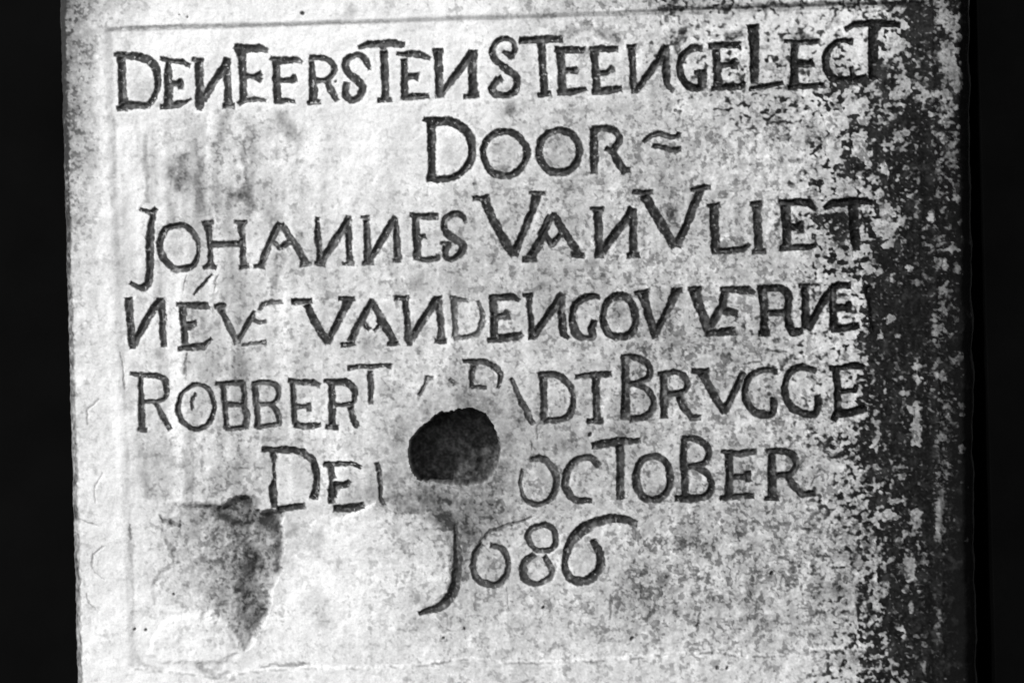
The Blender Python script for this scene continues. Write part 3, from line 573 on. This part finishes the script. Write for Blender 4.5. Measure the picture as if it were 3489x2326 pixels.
# black lichen
ISL_LIT = [   # pale islands left in the lichen; narrow upright strips paint light on the right step
 ('R1', "1370,950,60 1390,1020,80 1430,1060,70"), ('R1', "1450,1140,30 1480,1180,30"), ('R1', "1560,1160,50 1590,1210,50"), ('R1', "1220,1020,100 1210,1070,70"), ('R1', "1240,850,140 1220,900,80"), ('R1', "1700,930,50 1650,970,40"),
 ('R1', "1330,740,90 1400,730,60"), ('R1', "1640,660,50"), ('R1', "1640,800,24 1680,770,24"), ('R1', "1970,100,70 2020,170,80"), ('R1', "2000,340,80 2010,470,90 2070,600,50"), ('R1', "1990,660,60"), ('R1', "1990,840,60"), ('R1', "1980,970,50"),
 ('R1', "1700,180,50"), ('R1', "1730,560,40 1740,620,30"), ('R1', "1620,260,60 1660,300,50"), ('R1', "1370,350,90"), ('R1', "1960,750,40"), ('R1', "1930,1190,30"), ('R1', "1280,1320,100"), ('R1', "1530,1350,40"),
 ('A1', "1420,220,90 1440,260,80"), ('A1', "1390,350,90 1420,370,80"), ('A1', "1480,340,50"), ('A1', "1520,305,30"), ('A1', "1420,475,50"), ('A1', "1290,480,60"), ('A1', "1290,600,50 1320,640,50"), ('A1', "1730,240,14 1735,310,20"),
 ('A1', "1745,910,14 1755,1050,24 1762,1130,14"), ('A1', "1890,70,40"), ('A1', "1890,130,50"), ('A1', "1880,480,50"), ('A1', "1815,600,50"), ('A1', "1910,635,50"), ('A1', "1800,760,55"), ('A1', "1820,910,60 1840,930,30"), ('A1', "1805,1020,50"),
 ('A1', "1450,960,36"), ('A1', "1580,610,30"), ('A1', "1880,820,20"), ('A1', "1995,320,50 2000,390,40"), ('A1', "1180,260,40"), ('A1', "1500,1070,40"),
 ('B8', "1315,220,20 1325,350,44 1330,500,40 1330,660,36"), ('B8', "1325,1030,14 1330,1100,18 1328,1250,10"), ('B8', "1490,50,50"), ('B8', "1520,650,56"), ('B8', "1535,300,36"), ('B8', "1575,345,40"), ('B8', "1190,480,80 1180,530,60"),
 ('B8', "1130,800,70 1150,880,60"), ('B8', "1245,740,30 1250,820,30"), ('B8', "915,620,18 920,800,18 925,950,24 935,1100,16"), ('B8', "995,930,26 1000,1000,20"), ('B8', "1150,1100,40"), ('B8', "1100,1220,40"), ('B8', "1105,1275,36"),
 ('B8', "1110,960,36"), ('B8', "1380,240,30"), ('B8', "1390,170,30"), ('B8', "1320,1400,20"), ('B8', "1355,1530,30"), ('B8', "1560,1095,30"), ('B8', "1000,480,60 1040,490,40"), ('R2', "690,1030,30 700,1130,40"), ('R2', "680,1270,50 690,1400,50 690,1480,40"),
 ('R2', "825,1440,40"), ('R2', "820,1110,40"), ('R2', "930,990,40 880,1040,30"), ('R2', "950,1310,50"), ('R2', "950,1510,36"), ('R2', "870,1310,36"), ('R2', "620,1195,26"), ('R2', "545,795,30"), ('R2', "460,1490,50"), ('R2', "490,880,30"),
]
DRK = [   # solid black patches
 ('R1', .8, "1780,70,120 1850,130,130 1830,220,120"), ('R1', .7, "1680,830,110 1720,810,120"), ('R1', .5, "1830,800,60 1850,1000,70 1860,1200,70 1870,1500,70"), ('R1', .6, "1440,1010,60 1500,1060,100"), ('R1', .6, "1370,900,50 1350,850,40"),
 ('R1', .6, "1410,1150,70 1500,1200,80"), ('R1', .5, "1960,240,80"), ('R1', .6, "1960,580,110"), ('R1', .5, "1540,440,100 1560,560,80"), ('R1', .5, "1220,560,90 1330,560,70 1450,560,60"), ('R1', .5, "960,600,50"), ('R1', .4, "1240,330,60 1220,420,70"),
 ('A1', .7, "1400,540,110 1440,560,100"), ('A1', .6, "1400,850,130 1520,850,180 1500,1000,150"), ('A1', .6, "1090,260,70 1140,280,60"), ('A1', .6, "1290,300,70"), ('A1', .5, "1660,850,120 1660,1050,120"), ('A1', .5, "1120,480,50"),
 ('B8', .7, "1270,500,70 1270,300,70 1275,620,70 1270,150,60"), ('B8', .6, "1060,60,100 1180,80,80"), ('B8', .5, "880,80,70 850,120,50"), ('B8', .6, "1060,300,60 1140,310,60"), ('B8', .6, "1000,540,60 990,580,70"), ('B8', .5, "1080,1000,90 1060,950,60"),
 ('B8', .6, "1120,1140,140 1200,1160,110"), ('B8', .5, "1060,1390,90"), ('B8', .4, "1450,800,120 1450,1200,120"), ('B8', .5, "960,850,60"), ('B8', .4, "1000,1080,50"),
]
Cc = C.copy()
for sh, amt, tx in DRK:
    for P in parse(sh, tx):
        r = P[:, 2].max() + 60
        w = window(P[:, 0].min() - r, P[:, 1].min() - r, P[:, 0].max() + r, P[:, 1].max() + r)
        Cc[w] += .55 * amt * sstep(14, -12, stroke_sd(P, U[w] + 3 * wobU[w], V[w] + 3 * wobV[w]))
for sh, tx in ISL_LIT:
    for P in parse(sh, tx):
        r = P[:, 2].max() + 60
        w = window(P[:, 0].min() - r, P[:, 1].min() - r, P[:, 0].max() + r, P[:, 1].max() + r)
        Cc[w] -= .98 * sstep(12, -10, stroke_sd(P, U[w] + 2.5 * wobU[w], V[w] + 2.5 * wobV[w]))
Cc += .95 * sstep(46, 8, eR[:, None] - U + 14 * n_mid)  # solid black at the right edge, painting the shade of its rounding
# specks creep along the border line at the top
Cc -= .22 * sstep(34, 8, sd) * (sd > 0) * (U < 2960) * sstep(.05, .3, Cc)
lich = sstep(.12, -.10, R_lich - Cc) * sstep(0, .03, Cc)
halo = sstep(.35, -.02, R_lich - Cc) * sstep(0, .06, Cc)
T -= (38 * halo + 30 * np.clip(C, 0, 1) + 44 * sstep(3110, 3250, U) + 12 * sstep(2950, 3100, U)) * (1 - lich)
ltone = 31 + 15 * n_small + 14 * n_fine + 16 * sstep(.05, .5, n_mid) + 10 * n_vert - 9 * sstep(2900, 3250, U) + 10 * sstep(700, 0, V) - 14 * sstep(3200, 3310, U)  # last term paints the rounded right edge's shade into the lichen tone
fleck = sstep(.26, .50, perlin(U, V, 10.5, 10.5, 171) + .35 * perlin(U, V, 24, 24, 172)) * sstep(3290, 3180, U)
ltone = np.clip(ltone, 16, 60) + 66 * fleck * (1 - .5 * sstep(.8, .97, C))
T = T * (1 - lich) + lich * ltone

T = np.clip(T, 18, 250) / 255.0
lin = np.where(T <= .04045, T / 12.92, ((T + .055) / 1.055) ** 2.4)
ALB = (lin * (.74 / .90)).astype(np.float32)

# ------------------------------------------------------------------ materials
def stone_material():
    m = bpy.data.materials.new('weathered_stone')
    m.use_nodes = True
    n, l = m.node_tree.nodes, m.node_tree.links
    b = n['Principled BSDF']
    b.inputs['Roughness'].default_value = .92
    b.inputs['Specular IOR Level'].default_value = .06
    at = n.new('ShaderNodeAttribute')
    at.attribute_name = 'pigment'
    tc = n.new('ShaderNodeTexCoord')
    n1 = n.new('ShaderNodeTexNoise')
    n1.inputs['Scale'].default_value = 420
    n1.inputs['Detail'].default_value = 4
    n1.inputs['Roughness'].default_value = .7
    n2 = n.new('ShaderNodeTexNoise')
    n2.inputs['Scale'].default_value = 1100
    n2.inputs['Detail'].default_value = 2
    mr = n.new('ShaderNodeMapRange')
    mr.inputs['From Min'].default_value = .3
    mr.inputs['From Max'].default_value = .7
    mr.inputs['To Min'].default_value = .86
    mr.inputs['To Max'].default_value = 1.12
    mx = n.new('ShaderNodeMath'); mx.operation = 'MULTIPLY'
    mn = n.new('ShaderNodeMath'); mn.operation = 'MINIMUM'; mn.inputs[1].default_value = .82
    for q in (n1, n2):
        l.new(tc.outputs['Object'], q.inputs['Vector'])
    l.new(n1.outputs[0], mr.inputs['Value'])
    l.new(at.outputs['Fac'], mx.inputs[0])
    l.new(mr.outputs[0], mx.inputs[1])
    l.new(mx.outputs[0], mn.inputs[0])
    l.new(mn.outputs[0], b.inputs['Base Color'])
    ad = n.new('ShaderNodeMath'); ad.operation = 'ADD'
    bp = n.new('ShaderNodeBump')
    bp.inputs['Strength'].default_value = .55
    bp.inputs['Distance'].default_value = .0006
    l.new(n1.outputs[0], ad.inputs[0]); l.new(n2.outputs[0], ad.inputs[1])
    l.new(ad.outputs[0], bp.inputs['Height'])
    l.new(bp.outputs[0], b.inputs['Normal'])
    return m


def dark_material(name, lo, hi, scale):
    m = bpy.data.materials.new(name)
    m.use_nodes = True
    n, l = m.node_tree.nodes, m.node_tree.links
    b = n['Principled BSDF']
    b.inputs['Roughness'].default_value = .95
    b.inputs['Specular IOR Level'].default_value = 0
    tc = n.new('ShaderNodeTexCoord')
    t = n.new('ShaderNodeTexNoise')
    t.inputs['Scale'].default_value = scale
    t.inputs['Detail'].default_value = 5
    mr = n.new('ShaderNodeMapRange')
    mr.inputs['To Min'].default_value = lo
    mr.inputs['To Max'].default_value = hi
    l.new(tc.outputs['Object'], t.inputs['Vector'])
    l.new(t.outputs[0], mr.inputs['Value'])
    l.new(mr.outputs[0], b.inputs['Base Color'])
    return m


STONE = stone_material()
BLACK = dark_material('black_backdrop', .002, .0048, 9)
BLACK2 = dark_material('added_board', .0012, .003, 14)

# ------------------------------------------------------------------ geometry
DEPTH = .11
co = np.empty((nv, nu, 3), np.float32)
cr, sr = math.cos(ROLL), math.sin(ROLL)
x_ = (U - 1744.5) * S
z_ = (1163.0 - V) * S
co[..., 0] = x_ * cr + z_ * sr          # the drawing was made on the crooked picture: turn it upright
co[..., 2] = -x_ * sr + z_ * cr
co[..., 1] = -H * .001
# the same turn is undone by the camera's roll

# smooth normals of the whole surface, shared by all its pieces
du = np.gradient(co, axis=1)
dv = np.gradient(co, axis=0)
nrm = np.cross(dv, du)
nrm /= np.linalg.norm(nrm, axis=2, keepdims=True) + 1e-12
if nrm[..., 1].mean() > 0:
    nrm = -nrm

# which piece each face belongs to
fU = slice(0, -1)
cen = lambda a: .25 * (a[:-1, :-1] + a[1:, :-1] + a[:-1, 1:] + a[1:, 1:])
f_sd, f_din, f_h, f_f = cen(sd), cen(np.where(field > .5, 1., -1.)), cen(hsd), cen(fsd)
f_psd = cen(psd)
f_lid = lid[:-1, :-1]
piece = np.where(f_din > 0, 1, 0)
piece = np.where((f_f < 0), 3, piece)
piece = np.where((f_psd < 0) & (piece == 1), 4, piece)
piece = np.where(f_sd < 1.0, 10 + f_lid, piece)
piece = np.where(f_h < 0, 2, piece)

idx = np.arange(nv * nu).reshape(nv, nu)
quads = np.stack([idx[:-1, :-1], idx[1:, :-1], idx[1:, 1:], idx[:-1, 1:]], -1).reshape(-1, 4)
pf = piece.ravel()
co_f, nr_f, al_f = co.reshape(-1, 3), nrm.reshape(-1, 3), ALB.ravel()


def make(name, coords, faces, normals, alb, parent, mat=STONE):
    me = bpy.data.meshes.new(name)
    me.vertices.add(len(coords))
    me.vertices.foreach_set('co', np.ascontiguousarray(coords, np.float32).ravel())
    nf = len(faces)
    me.loops.add(nf * 4)
    me.polygons.add(nf)
    me.loops.foreach_set('vertex_index', faces.astype(np.int32).ravel())
    me.polygons.foreach_set('loop_start', np.arange(0, nf * 4, 4, dtype=np.int32))
    me.update(calc_edges=True)
    me.polygons.foreach_set('use_smooth', np.ones(nf, bool))
    a = me.attributes.new('pigment', 'FLOAT', 'POINT')
    a.data.foreach_set('value', np.ascontiguousarray(alb, np.float32))
    me.materials.append(mat)
    if normals is not None:
        me.normals_split_custom_set_from_vertices(normals)
    o = bpy.data.objects.new(name, me)
    sc.collection.objects.link(o)
    o.parent = parent
    return o


def cut(pid):
    q = quads[pf == pid]
    used, inv = np.unique(q, return_inverse=True)
    return used, inv.reshape(-1, 4)


root = bpy.data.objects.new('stone_tablet', None)
sc.collection.objects.link(root)
root['label'] = 'weathered pale stone tablet carved with seven lines of dark lettering dated 1686, holed and chipped'
root['category'] = 'stone tablet'
base_z = float(co[-1, :, 2].min())
root.location = (0, 0, base_z)
shift = np.array([0, 0, -base_z], np.float32)

# border: the rim of the face with the sides and back of the slab
used, q = cut(0)
cb, nb, ab = co_f[used] + shift, nr_f[used], al_f[used]
ring = np.concatenate([idx[0, :], idx[1:, -1], idx[-1, -2::-1], idx[-2:0:-1, 0]])
rc = co_f[ring] + shift
ra = np.convolve(np.concatenate([al_f[ring][-60:], al_f[ring], al_f[ring][:60]]), np.ones(121) / 121, 'valid') * .7
n0 = len(cb)
levels = [0.0, .012, .05, DEPTH]
cs, fs, als = [], [], []
cx, cz = rc[:, 0].mean(), rc[:, 2].mean()
for j, y in enumerate(levels):
    c = rc.copy()
    if j:
        c[:, 1] = y
        k = 1 + .0022 * j
        c[:, 0] = cx + (c[:, 0] - cx) * k
        c[:, 2] = cz + (c[:, 2] - cz) * k
    cs.append(c); als.append(ra)
m_ = len(ring)
i0 = np.arange(m_); i1 = (i0 + 1) % m_
for j in range(len(levels) - 1):
    fs.append(np.stack([n0 + j * m_ + i0, n0 + j * m_ + i1, n0 + (j + 1) * m_ + i1, n0 + (j + 1) * m_ + i0], -1))
border = make('border', np.vstack([cb] + cs), np.vstack([q] + fs), None, np.concatenate([ab] + als), root)

used, q = cut(1)
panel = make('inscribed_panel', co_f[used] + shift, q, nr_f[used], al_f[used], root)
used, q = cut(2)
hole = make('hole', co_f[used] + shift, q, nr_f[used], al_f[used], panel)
hole['label'] = 'deep dark round hole broken through the fifth and sixth lines'
used, q = cut(3)
fr = make('broken_patch', co_f[used] + shift, q, nr_f[used], al_f[used], panel)
fr['label'] = 'rough dark chipped area at the lower left'
used, q = cut(4)
pa = make('pale_patch', co_f[used] + shift, q, nr_f[used], al_f[used], panel)
pa['label'] = 'smooth pale patch left of the date'
for i, L in enumerate(LETTERS):
    used, q = cut(10 + i)
    if len(q) < 4:
        continue
    make(L[3] if len(L) > 3 else 'letter', co_f[used] + shift, q, nr_f[used], al_f[used], panel)


def box(name, x0, x1, y0, y1, z0, z1, mat, skew=0.0):
    v = [(x0, y0, z0), (x1, y0, z0), (x1, y1, z0), (x0, y1, z0), (x0 + skew, y0, z1), (x1 + skew, y0, z1), (x1 + skew, y1, z1), (x0 + skew, y1, z1)]
    f = [(0, 1, 5, 4), (1, 2, 6, 5), (2, 3, 7, 6), (3, 0, 4, 7), (4, 5, 6, 7), (3, 2, 1, 0)]
    me = bpy.data.meshes.new(name)
    me.from_pydata(v, [], f)
    me.materials.append(mat)
    o = bpy.data.objects.new(name, me)
    sc.collection.objects.link(o)
    return o


backdrop = box('backdrop', -2.6, 2.6, DEPTH + .001, DEPTH + .06, -1.6, 1.6, BLACK)  # added black backdrop; the shaded void around the slab is put into its colour
backdrop['kind'] = 'structure'
board = box('added_board',   .549, .75, .02, DEPTH, -.9, .9, BLACK2)  # added board, shaped to draw the dark right margin and its thin lit line
bv = board.modifiers.new('bevel', 'BEVEL'); bv.width = .0015; bv.segments = 2
board['label'] = 'added flat black upright board along the right edge of the stone'
board['category'] = 'board'
